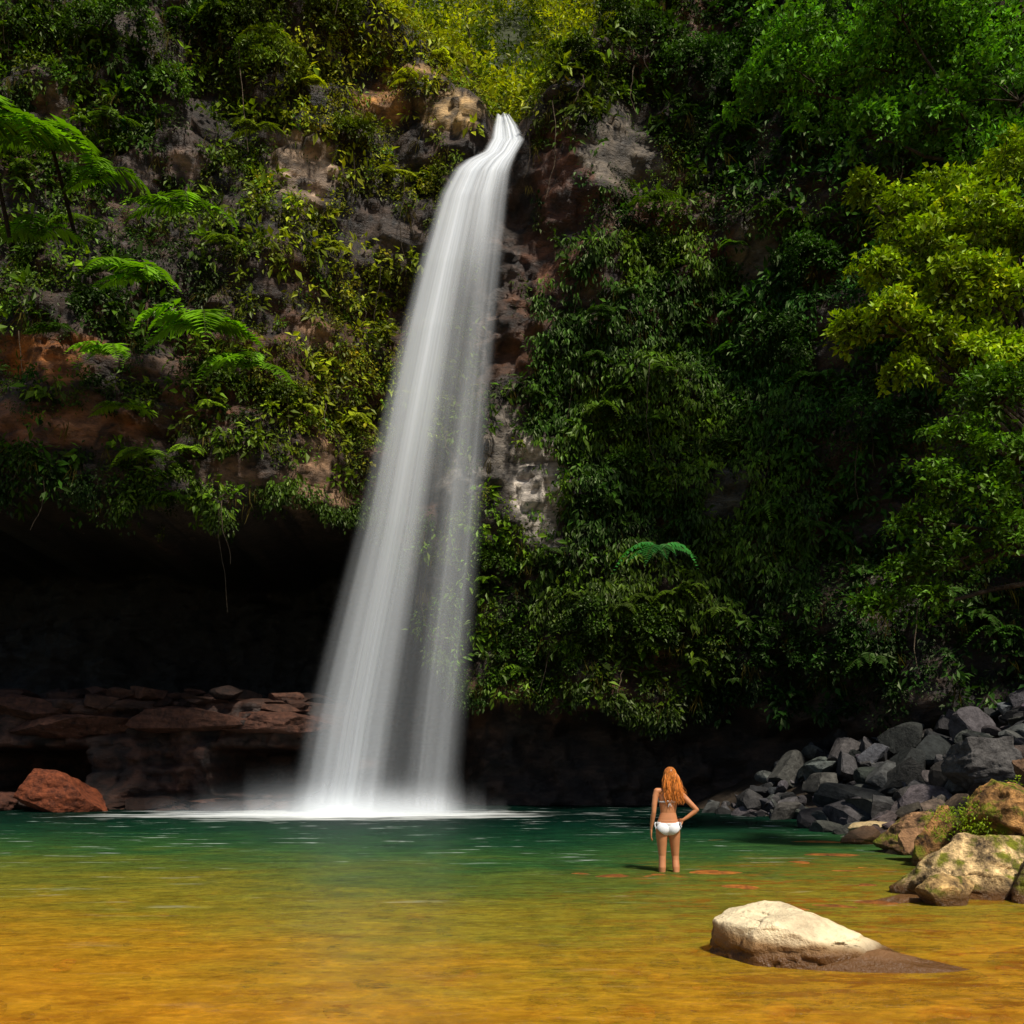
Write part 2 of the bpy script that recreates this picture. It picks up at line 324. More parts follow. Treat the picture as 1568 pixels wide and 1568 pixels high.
tree('broadleaf_tree',(12.0,18.2,1.0),(9.3,17.6,9.0),[B(1530,280,17.5,.8),B(1450,310,17.2,.65),B(1385,325,17,.4),B(1490,350,16.6,.8),B(1560,370,16.8,.8),B(1410,385,16.4,.6),B(1345,415,16.2,.40),B(1450,435,16.2,.7),B(1520,450,16.4,.7),B(1365,480,16,.45),B(1415,510,16.2,.55),B(1310,505,16.2,.32),B(1325,290,17.3,.3),B(1490,540,16.3,.6),B(1560,550,16.5,.7),B(1385,570,16.3,.35)],.11,(.26,.39,.008),dens=125,lr=.22)
tree('broadleaf_tree',(10.6,14.8,.8),(9.2,14.6,5.5),[B(1530,610,14.5,.7),B(1470,670,14.5,.45),B(1560,700,14.3,.65),B(1440,740,14.6,.4),B(1510,770,14.4,.5),B(1560,830,14.4,.5),B(1410,800,14.8,.3),B(1460,850,14.6,.42),B(1380,880,15,.3),B(1420,920,14.8,.3),B(1340,930,15.2,.25),B(1500,590,15,.5)],.085,(.075,.17,.008),dens=110,lr=.22)
tree('broadleaf_tree',(13.5,22,3),(11.5,21.5,18),[B(1480,60,21.5,1.5),B(1370,100,22,1.2),B(1250,120,22.5,1.1),B(1560,140,21,1.4),B(1430,190,21.5,1.0),B(1170,130,23,.9),B(1330,200,21.8,.8),B(1230,60,22.5,1.),B(1380,20,21,1.2),B(1530,230,20.8,.8)],.13,(.11,.28,.020),dens=65,lr=.30)
# ---------------------------------------------------------------- ferns
def fernGeo(g,c,Rr,nf,col,rise=(.08,.55),face=False,pw=.085,dp_=.45):
    for k in range(nf):
        a=k/nf*2*math.pi+rng.uniform(-.45,.45); R=Rr*rng.uniform(.55,1.2); dr=np.array([math.cos(a),math.sin(a),0])
        if face: dr[1]=-abs(dr[1])*.9
        dr=nrm(dr); rs=rng.uniform(*rise)
        t=np.linspace(0,1,24); pth=c+dr*R*t[:,None]+np.stack([.1*R*t*t*rng.normal(),t*0,R*(rs*t*1.9-(rs*2.0+dp_*rng.uniform(.6,1.4))*t*t)],1)
        g.tube(pth[::5],np.linspace(.013,.005,5),[.06,.07,.02],0,4)
        sd=nrm(np.cross(dr,[0,0,1.])+rng.normal(size=3)*.15)
        for s in (-1,1):
            L=.33*R*np.sin(math.pi*(t*.93+.07)**.8).clip(.05,1)
            dd=sd*s+dr*.35+np.array([0,0,-.35]); m=len(t)
            g.leaves(pth,np.tile(dd,(m,1))+rng.normal(size=(m,3))*.1,np.tile([0,-.5,1.],(m,1)),L,R*pw,np.array(col)*rng.uniform(.4,1.4)*np.ones((m,1))*rng.uniform(.85,1.15,(m,1)),0,fold=.02)
def fern(px,py,d,Rr,nf,tl,col):
    g=Geo(); c=P(px,py,d)
    if tl>0:
        tt=np.linspace(0,1,7)[:,None]; b=c+np.array([rng.normal()*.3,1.1,-tl]); g.tube(b*(1-tt)+c*tt,np.linspace(.05,.04,7),[.02,.014,.010],1,7)
    fernGeo(g,c,Rr,nf,col,face=True)
    g.build('tree_fern',[M_fern,M_bark])
for f in [(-20,190,20.5,2.0,9,1.8),(80,225,21.5,1.8,9,1.6),(150,275,22.,1.3,8,0),(280,320,23.0,1.3,8,0),(215,425,22.6,1.35,8,0),(310,500,22.4,1.6,9,0),(380,560,22.6,1.2,8,0),(170,540,22.2,1.1,7,0),(60,360,22.2,1.1,7,0)]:
    fern(*f,(.16,.34,.010))
for f in [(1010,840,24.2,1.0,7,0)]: fern(*f,(.04,.20,.035))
g=Geo(); C,Nn=scatter(230,pr)
for c in C: 
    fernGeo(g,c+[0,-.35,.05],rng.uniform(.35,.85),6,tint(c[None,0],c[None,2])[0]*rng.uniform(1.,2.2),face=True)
g.build('wild_ferns',[M_fern])
# ---------------------------------------------------------------- boulders
def ico(sub):
    bm=bmesh.new(); bmesh.ops.create_icosphere(bm,subdivisions=sub,radius=1); bm.verts.ensure_lookup_table()
    v=np.array([x.co[:] for x in bm.verts]); f=np.array([[q.index for q in x.verts] for x in bm.faces]); bm.free(); return v,f
I2,I3,I5=ico(2),ico(3),ico(6)
def rock(s,cuts=9,ic=I3,seed=0,rough=.12,h=(.5,.85)):
    r=np.random.default_rng(seed); v=ic[0].copy()
    for k in range(cuts):
        n=nrm(r.normal(size=3)); hh=r.uniform(*h); dd=v@n-hh; v=v-np.maximum(dd,0)[:,None]*n*.98
    v=v*(1+rough*fbm(v[:,0]*2+seed,v[:,1]*2,v[:,2]*2,seed%97,4))[:,None]
    return v*np.array(s)
def rotz(v,a):
    c,s=math.cos(a),math.sin(a); return v@np.array([[c,s,0],[-s,c,0],[0,0,1]])
def rot3(v,r):
    a,b=r.uniform(-.6,.6,2); c,s=math.cos(a),math.sin(a); v=v@np.array([[1,0,0],[0,c,s],[0,-s,c]]); c,s=math.cos(b),math.sin(b); return v@np.array([[c,0,-s],[0,1,0],[s,0,c]])
def talus(x,y):
    sh=np.interp(y,[6,9,11,14,17,20,23,26,28],[9,6.2,5.2,6.0,6.6,6.5,6.6,5.2,4.6])
    return (x-sh)*(.42+.1*sst(18,22,y))-.15
g=Geo(); 
for k in range(950):
    y=rng.uniform(12.5,26.5); x=rng.uniform(4.6,13); h=talus(np.array(x),np.array(y))
    if h<-.25 or h>3.4 : continue
    s=rng.choice([.15,.26,.42,.65],p=[.33,.34,.25,.08])*rng.uniform(.8,1.2)
    if y<17: s*=.75
    v=rot3(rock([s*1.15,s*rng.uniform(.7,1),s*rng.uniform(.5,.8)],9,I3,k+300,.03,(.30,.72)),rng)
    v=rotz(v,rng.uniform(0,6))+[x,y,float(h)+s*.28]
    w=sst(20,15,y); c=np.array([.055,.054,.055])*(1-w)+np.array([.15,.078,.038])*w
    g.add(v,I3[1],c*rng.uniform(.25,1.9)*(1+rng.normal(size=3)*.06))
g.build('boulder_pile',[M_boul])
tx=np.arange(3,22,.4); ty=np.arange(5,30,.4); TX,TY=np.meshgrid(tx,ty); TZ=talus(TX,TY)-.12+.1*fbm(TX,TY,0,110,3)
TZ=np.minimum(TZ,3.5)
i=np.arange(len(ty)-1)[:,None]*len(tx)+np.arange(len(tx)-1)[None]
meshobj('bank_terrain',np.stack([TX,TY,TZ],-1).reshape(-1,3),np.stack([i,i+1,i+len(tx)+1,i+len(tx)],-1).reshape(-1,4),np.tile([.04,.028,.018],(TX.size,1)),[M_cliff],None,True)
def boulder(c,s,rot,seed,mat,col,tilt=0,cuts=13,top=None,h=(.45,.80)):
    v=rock(s,cuts,I5,seed,.08,h)
    if top: v[:,2]=np.where(v[:,2]>top,top+(v[:,2]-top)*.12,v[:,2])
    sc_=min(s); v=v+nrm(v)*(.11*sc_*fbm(v[:,0]*4,v[:,1]*4,v[:,2]*7,seed,5)+.07*sc_*(_h(np.floor(v[:,2]*9+1.5*v[:,0]),np.floor(v[:,0]*3),np.floor(v[:,1]*3),seed)-.5))[:,None]
    ct,st=math.cos(tilt),math.sin(tilt); v=v@np.array([[ct,0,-st],[0,1,0],[st,0,ct]])
    v=rotz(v,rot)+np.array(c)
    return meshobj('boulder',v,I5[1],np.tile(col,(len(v),1)),[mat],None,True)
boulder((5.15,11.1,.26),(.90,.55,.62),.1,11,M_bmoss,(.66,.48,.24),.03,9,.40)
boulder((4.66,10.45,.03),(.42,.30,.30),.4,12,M_bmoss,(.54,.36,.15))
boulder((5.75,10.6,.15),(.45,.4,.6),.9,13,M_bmoss,(.12,.08,.045))
boulder((7.1,13.4,.6),(.95,.75,.80),.3,14,M_bmoss,(.34,.18,.06))
boulder((6.15,14.0,.25),(.6,.5,.62),.9,15,M_bmoss,(.38,.20,.07))
boulder((6.3,15.6,.3),(.65,.5,.5),1.9,16,M_bmoss,(.28,.16,.08))
boulder((7.0,18.6,.06),(.75,.35,.30),.1,17,M_hero,(.55,.42,.22),0,9,.2)
boulder((6.2,17.2,.05),(.5,.35,.30),.6,27,M_hero,(.36,.21,.11))
boulder((8.6,15.6,1.2),(.8,.6,.6),2.1,18,M_boul,(.16,.09,.05))
boulder((8.9,18.0,1.3),(.95,.7,.7),2.6,19,M_boul,(.085,.08,.078))
boulder((4.15,10.6,-.09),(.5,.3,.16),.3,20,M_hero,(.2,.1,.05))
boulder((5.9,12.2,.1),(.5,.4,.4),.3,28,M_bmoss,(.2,.11,.05))
g=Geo(); nn=90; C=np.array([6.35,13.2,.62])+rng.normal(size=(nn,3))*[.28,.16,.16]
clump_leaves(g,C,np.tile(nrm(np.array([-.2,-.6,.8])),(nn,1)),np.full(nn,.12),30,np.full(nn,.045),np.tile([.26,.36,.010],(nn,1))*rng.uniform(.5,1.4,(nn,1)),droop=.1,asp=.4)
g.build('moss_tuft',[M_leaf])
# foreground pale boulder
v=I5[0].copy()
for (n_,h_) in [((-1,-.35,.15),.80),((.1,-1,.12),.74),((.22,.05,1),.42),((-.35,-.1,1),.50),((.9,-.6,.3),.84),((.55,-.4,.8),.56),((-.5,-.9,.3),.74),((.1,.9,.8),.6),((-.05,-.55,1.2),.50)]:
    n_=nrm(np.array(n_)); dd=v@n_-h_; v=v-np.maximum(dd,0)[:,None]*n_*.98
v=v*np.array([.86,.62,.70])
v[:,2]-= .25*(v[:,0]+.35).clip(0,2)+.03
v=v*(1+.06*fbm(v[:,0]*3,v[:,1]*3,v[:,2]*3,5,4))[:,None]
cr_=np.abs(v[:,2]-.02-.12*v[:,0]-.05*vn(v[:,0]*3,0,0,9))<.016
v+=nrm(v)*(.026*fbm(v[:,0]*8,v[:,1]*8,v[:,2]*14,6,5)-.03*(np.abs(vn(v[:,0]*3.0,v[:,1]*3.0,v[:,2]*5,7))<.05)-.025*cr_)[:,None]
v=v+np.array([2.42,7.72,.12])
sidec=sst(.12,.20,v[:,2]+.06*fbm(v[:,0]*4,v[:,1]*4,v[:,2]*4,8,3)+.12*(v[:,0]-2.3))[:,None]  # brown lower sides: wet stain plus front shade put into the colour
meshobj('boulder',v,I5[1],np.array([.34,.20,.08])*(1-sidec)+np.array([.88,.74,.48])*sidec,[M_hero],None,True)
v=rock([.86,.36,.20],9,I5,31,.1)+np.array([2.80,7.48,-.065]); meshobj('boulder',v,I5[1],np.tile((.36,.19,.08),(len(v),1)),[M_hero],None,True)
# left cave ledge boulders
g=Geo()
for k in range(190):
    px=rng.uniform(-60,470); layer=rng.random()
    if layer<.45: x=(px-CX)/F*28; y=rng.uniform(26.8,28.6); z=rng.uniform(-.15,.15); s=rng.uniform(.2,.5)
    else: x=(px-CX)/F*29; y=rng.uniform(27.6,30.5); z=3.05+rng.uniform(-.3,.3); s=rng.uniform(.2,.6)
    if rng.random()<.15: s*=1.4
    v=rotz(rock([s*1.4,s*.9,s*.5],10,I3,k+900,.06,(.35,.75)),rng.uniform(-.5,.5))+[x,y,z]
    g.add(v,I3[1],np.array([.064,.028,.017])*rng.uniform(.25,1.4))
g.build('ledge_boulders',[M_boul])
v=rock([1.55,.8,1.05],11,I5,57,.10,(.32,.66)); v=v+nrm(v)*(.10*fbm(v[:,0]*2.5,v[:,1]*2.5,v[:,2]*4,58,5))[:,None]
v=v+np.array([-12.3,26.6,.42]); meshobj('boulder',v,I5[1],np.tile((.17,.042,.014),(len(v),1)),[M_boul],None,False)
boulder((-14.3,26.8,.2),(.8,.7,.7),.3,24,M_boul,(.08,.03,.018))
for (px,py,s) in [(110,1110,2.4),(300,1105,2.2),(430,1110,1.8),(30,1085,1.8)]:
    p=P(px,py,27.9); boulder(tuple(p),(s,1.2,.42),.05,int(px),M_boul,(.074,.030,.018),.03,8)
# ---------------------------------------------------------------- pool bed + water
bx=np.arange(-45,45,.25); by=np.arange(-12,33,.25); BX,BY=np.meshgrid(bx,by)
dp=.28+2.4*sst(12.5,20,BY)+.35*sst(9,12,BY)*sst(1.2,-6,BX)
BZ=-dp+.05*fbm(BX*.8,BY*.8,0,120,4)
BZ=np.where((BX-2.08)**2+(BY-13.14)**2<2.5,-.29+0*BZ,BZ)
i=np.arange(len(by)-1)[:,None]*len(bx)+np.arange(len(bx)-1)[None]
m,nt,out=newmat('pool_bed_sand'); L=nt.links.new
gg=N(nt,'ShaderNodeNewGeometry'); n1=N(nt,'ShaderNodeTexNoise'); n1.inputs['Scale'].default_value=2.6; n1.inputs['Detail'].default_value=6; n1.inputs['Roughness'].default_value=.7
L(gg.outputs['Position'],n1.inputs[0])
cr=N(nt,'ShaderNodeValToRGB'); e=cr.color_ramp.elements; e[0].position=.36; e[0].color=(.26,.09,.007,1); e[1].position=.64; e[1].color=(.75,.46,.06,1)
L(n1.outputs[0],cr.inputs[0]); p=N(nt,'ShaderNodeBsdfDiffuse'); L(cr.outputs[0],p.inputs[0]); L(p.outputs[0],out.inputs[0])
meshobj('pool_bed',np.stack([BX,BY,BZ],-1).reshape(-1,3),np.stack([i,i+1,i+len(bx)+1,i+len(bx)],-1).reshape(-1,4),None,[m],None,True)
g=Geo()
for k in range(900):
    y=rng.uniform(5,14); x=rng.uniform(-7,8) if k<330 else rng.uniform(.5,7.5); s=rng.choice([.05,.09,.15,.24],p=[.4,.38,.17,.05])*rng.uniform(.8,1.2)
    if x<0: s=min(s,.13)
    v=rotz(rock([s*1.3,s,s*.5],7,I2,k+2000),rng.uniform(0,6))+[x,y,-.27+s*.1]; v[:,2]=np.minimum(v[:,2],-.05)
    g.add(v,I2[1],np.array([.36,.12,.015])*rng.choice([.4,.7,1.,1.9]))
for k in range(46):
    x=rng.normal(2.2,1.1) ; y=rng.normal(13.0,.45); s=rng.uniform(.15,.4)
    v=rotz(rock([s*1.9,s,s*.3],7,I2,k+3000),rng.uniform(-.3,.3))+[x,y,-.25]; v[:,2]=np.minimum(v[:,2],-.02)
    g.add(v,I2[1],np.array([.75,.20,.012])*rng.uniform(.5,1.2))
for k,(px,py,s) in enumerate([(950,1338,.30),(1068,1332,.32),(872,1340,.2),(1010,1343,.25),(1205,1289,.45),(1290,1306,.4),(1340,1330,.42),(1265,1392,.22),(1335,1384,.25),(1150,1356,.22),(1380,1360,.3),(1240,1322,.3)]):
    y=1.62*1500/(py-1150); x=(px-CX)/F*y
    for q in range(3):
        v=rotz(rock([s*1.5,s*.8,.06],8,I3,k*7+q+4000,.2),rng.uniform(-.3,.3))+[x+rng.normal()*s*1.1,y+rng.normal()*s*.5,-.042-.008*q]
        g.add(v,I3[1],np.array([.40,.13,.015])*rng.uniform(.5,1.2))
g.build('submerged_stones',[M_boul])
me=bpy.data.meshes.new('ground'); me.from_pydata([(-600,-600,-3.2),(600,-600,-3.2),(600,600,-3.2),(-600,600,-3.2)],[],[(0,1,2,3)]); go=bpy.data.objects.new('ground',me); sc.collection.objects.link(go); me.materials.append(simple('forest_floor',(.06,.07,.03),.9,.2,noise=.3))
m,nt,out=newmat('pool_water'); L=nt.links.new
gg=N(nt,'ShaderNodeNewGeometry'); sx=N(nt,'ShaderNodeSeparateXYZ'); L(gg.outputs['Position'],sx.inputs[0])
def math_(op,a,b=None,c=None):
    n=N(nt,'ShaderNodeMath',operation=op)
    for k,q in enumerate((a,b,c)):
        if q is None: continue
        if isinstance(q,(int,float)): n.inputs[k].default_value=q
        else: L(q,n.inputs[k])
    return n.outputs[0]
def noise(sc_,sx_,sy_,det=4,ro=.6,dist=0):
    mp=N(nt,'ShaderNodeMapping'); mp.inputs['Scale'].default_value=(sx_,sy_,1); L(gg.outputs['Position'],mp.inputs[0])
    t=N(nt,'ShaderNodeTexNoise'); t.inputs['Scale'].default_value=sc_; t.inputs['Detail'].default_value=det; t.inputs['Roughness'].default_value=ro; t.inputs['Distortion'].default_value=dist; L(mp.outputs[0],t.inputs[0]); return t.outputs[0]
def rng_(a,i0,i1,o0=0,o1=1):
    r=N(nt,'ShaderNodeMapRange'); L(a,r.inputs[0]); 
    for k,q in zip((1,2,3,4),(i0,i1,o0,o1)): r.inputs[k].default_value=q
    return r.outputs[0]
big=noise(.35,1,1.6,4)
dist=math_('ADD',sx.outputs[1],math_('MULTIPLY',math_('SUBTRACT',big,.5),6.0))
med_=noise(1.6,.7,1.5,4,.65)
dist=math_('ADD',dist,math_('MULTIPLY',math_('SUBTRACT',med_,.5),4.0))
xs=math_('DIVIDE',math_('SUBTRACT',sx.outputs[0],.2),3.0)
dist=math_('ADD',dist,math_('MULTIPLY',math_('POWER',2.718,math_('MULTIPLY',math_('MULTIPLY',xs,xs),-1.0)),2.2))
fr0=rng_(dist,6,26)
cr=N(nt,'ShaderNodeValToRGB'); els=cr.color_ramp.elements
els[0].position=0; els[0].color=(.50,.215,.012,1); els[1].position=1; els[1].color=(.001,.009,.006,1)
for p_,c_ in [(.12,(.39,.21,.012)),(.24,(.23,.18,.015)),(.38,(.095,.115,.015)),(.52,(.026,.072,.017)),(.68,(.007,.038,.015)),(.84,(.002,.018,.010))]:
    q=els.new(p_); q.color=(*c_,1)
L(fr0,cr.inputs[0])
s1=noise(2.2,.8,1.5,6,.75,.3); s2=noise(11,.7,1.4,4,.7,.2)
mot=math_('MULTIPLY',rng_(s1,.32,.68,.62,1.42),rng_(s2,.3,.7,.70,1.34))
mc=N(nt,'ShaderNodeVectorMath',operation='SCALE'); L(cr.outputs[0],mc.inputs[0]); L(mot,mc.inputs['Scale'])
rs=math_('MULTIPLY',rng_(noise(2.0,.6,1.5,6,.75,.8),.52,.58),math_('MAXIMUM',rng_(math_('ADD',sx.outputs[0],math_('MULTIPLY',sx.outputs[1],-.12)),-1.5,1.6),rng_(sx.outputs[1],8.5,6,0,.5)))
rs=math_('MULTIPLY',rs,rng_(sx.outputs[1],16,12.5,0,.65))
rc=N(nt,'ShaderNodeMix',data_type='RGBA'); L(rs,rc.inputs[0]); L(mc.outputs[0],rc.inputs[6]); rc.inputs[7].default_value=(.27,.075,.006,1)
tr=N(nt,'ShaderNodeBsdfTransparent'); tr.inputs[0].default_value=(.98,.88,.55,1)
df=N(nt,'ShaderNodeBsdfDiffuse'); L(rc.outputs[2],df.inputs[0])
m1=N(nt,'ShaderNodeMixShader'); L(rng_(fr0,0,.5,.5,.96),m1.inputs[0]); L(tr.outputs[0],m1.inputs[1]); L(df.outputs[0],m1.inputs[2])
w1=noise(3.8,.9,2.2,5,.65,.4)
bp=N(nt,'ShaderNodeBump'); bp.inputs['Strength'].default_value=1.0; bp.inputs['Distance'].default_value=.09; L(w1,bp.inputs['Height'])
gl=N(nt,'ShaderNodeBsdfGlossy'); gl.inputs['Roughness'].default_value=.15; L(bp.outputs[0],gl.inputs['Normal'])
fr=N(nt,'ShaderNodeFresnel'); fr.inputs[0].default_value=1.33; L(bp.outputs[0],fr.inputs['Normal'])
m2=N(nt,'ShaderNodeMixShader'); L(math_('MINIMUM',math_('MULTIPLY',fr.outputs[0],.5),.17),m2.inputs[0]); L(m1.outputs[0],m2.inputs[1]); L(gl.outputs[0],m2.inputs[2])
ex=math_('DIVIDE',math_('SUBTRACT',sx.outputs[0],-4.5),5.2); ey=math_('DIVIDE',math_('SUBTRACT',sx.outputs[1],25.0),2.0)
rr=math_('SQRT',math_('ADD',math_('MULTIPLY',ex,ex),math_('MULTIPLY',ey,ey)))
fm=rng_(math_('ADD',rr,math_('MULTIPLY',math_('SUBTRACT',noise(.9,.6,2,6,.65),.5),2.4)),1.15,.25)
f2=rng_(noise(1.3,.5,2.3,7,.7),.60,.72,0,.75)
foam=math_('MAXIMUM',fm,math_('MULTIPLY',f2,rng_(sx.outputs[1],9,18,.06,1)))
fd=N(nt,'ShaderNodeBsdfDiffuse'); fd.inputs[0].default_value=(.8,.82,.8,1)
m3=N(nt,'ShaderNodeMixShader'); L(foam,m3.inputs[0]); L(m2.outputs[0],m3.inputs[1]); L(fd.outputs[0],m3.inputs[2]); L(m3.outputs[0],out.inputs[0])
me=bpy.data.meshes.new('pool_water'); me.from_pydata([(-45,-12,0),(45,-12,0),(45,36,0),(-45,36,0)],[],[(0,1,2,3)]); wo=bpy.data.objects.new('pool_water',me); sc.collection.objects.link(wo); me.materials.append(m)
# ---------------------------------------------------------------- waterfall
m,nt,out=newmat('falling_water'); L=nt.links.new
at=N(nt,'ShaderNodeAttribute',attribute_name='Col')
df=N(nt,'ShaderNodeBsdfDiffuse'); df.inputs[0].default_value=(.90,.93,.97,1); tl=N(nt,'ShaderNodeBsdfTranslucent'); tl.inputs[0].default_value=(.90,.93,.97,1)
mx=N(nt,'ShaderNodeMixShader'); mx.inputs[0].default_value=.2; L(df.outputs[0],mx.inputs[1]); L(tl.outputs[0],mx.inputs[2])
tp=N(nt,'ShaderNodeBsdfTransparent'); m2=N(nt,'ShaderNodeMixShader'); L(at.outputs['Fac'],m2.inputs[0]); L(tp.outputs[0],m2.inputs[1]); L(mx.outputs[0],m2.inputs[2]); L(m2.outputs[0],out.inputs[0])
ys=[178,195,215,235,248,262,300,400,500,600,700,800,900,1000,1100,1200,1246]
lf=[764,758,753,742,712,694,672,640,612,588,564,541,513,486,460,440,430]
rt=[778,792,802,790,786,782,778,770,762,754,747,741,735,727,719,711,708]
dd=[28.3,28.1,27.7,27.3,27.0,26.8,26.6,26.3,26.1,26.0,25.9,25.8,25.75,25.7,25.65,25.62,25.6]
emp=bpy.data.objects.new('waterfall',None); sc.collection.objects.link(emp)
nL=3
for k in range(nL):
    nu,nv=240,260
    v_=np.linspace(0,1,nv); py=178+(1252-178)*v_
    Lp=np.interp(py,ys,lf)-5+k*2;Rp=np.interp(py,ys,rt)+5-k*2; Dp=np.interp(py,ys,dd)
    u=np.linspace(0,1,nu); U,VV=np.meshgrid(u,v_)
    px=Lp[:,None]*(1-U)+Rp[:,None]*U; PY=np.tile(py[:,None],(1,nu))
    Dd=Dp[:,None]+(k-1)*.2*(.3+VV)+.45*(2*U-1)**2*VV-.12*fbm(U*6,VV*1.2,k,130+k,2)
    z=CH+(HY-PY)/F*Dp[:,None]; z=np.maximum(z,-.05); x=(px-CX)/F*Dp[:,None]
    fine=fbm(U*(26+5*k),VV*.9+k*7,U*0,140+k,3); med=fbm(U*9,VV*.8,U*0,150,2)
    lo=np.interp(U,[0,.08,.18,.28,.38,.48,.56,.64,.74,.84,.93,1],[0,.13,.42,.62,.68,.46,.12,.11,.32,.34,.12,0])
    mid=np.interp(U,[0,.08,.2,.34,.46,.56,.66,.8,.92,1],[0,.22,.70,.88,.70,.36,.20,.30,.13,0])
    hi=np.interp(U,[0,.1,.25,.5,.68,.82,.92,1],[0,.4,.93,.97,.78,.42,.2,0])
    w1_=sst(.08,.28,VV); w2_=sst(.30,.62,VV); A=hi*(1-w1_)+mid*w1_; A=A*(1-w2_)+lo*w2_
    A=A*(1-.14*sst(.3,.95,VV))
    A=A*(1+.40*med)
    top=sst(.11,.05,VV); A=A*(1-top)+np.maximum(A,.9*sst(0,.2,U)*sst(1,.8,U))*top
    A=A+.55*sst(.93,1,VV)**2*sst(0,.15,U)*sst(1,.85,U)
    A=A.clip(0,.985); al=1-(1-A)**(1.0/nL)
    al=(al*(1+.8*fine)*sst(0,.12,U)*sst(1,.88,U)).clip(0,.97)
    Vt=np.stack([x,Dd,z],-1).reshape(-1,3); i=np.arange(nv-1)[:,None]*nu+np.arange(nu-1)[None]
    o=meshobj('water_veil_%d'%(k+1),Vt,np.stack([i,i+nu,i+nu+1,i+1],-1).reshape(-1,4),np.repeat(al.reshape(-1,1),3,1),[m],None,True); o.parent=emp
for k in range(3):
    nu,nv=160,30; U,VV=np.meshgrid(np.linspace(0,1,nu),np.linspace(0,1,nv)); ang=math.pi*(1+U)
    rx=2.9+.9*k; ry=.6+.5*k; x=-4.1-.35*k+np.cos(ang)*rx; y=25.5+np.sin(ang)*ry-.15*VV; z=VV*(1.5-.4*k)-.02
    al=(.55-.1*k)*np.sin(math.pi*U)**1.0*(1-VV)**2.6*(1+.7*fbm(U*9,VV*1.5,k,170,3)); al=al.clip(0,.9)
    i=np.arange(nv-1)[:,None]*nu+np.arange(nu-1)[None]
    o=meshobj('spray_%d'%(k+1),np.stack([x,y,z],-1).reshape(-1,3),np.stack([i,i+nu,i+nu+1,i+1],-1).reshape(-1,4),np.repeat(al.reshape(-1,1),3,1),[m],None,True); o.parent=emp
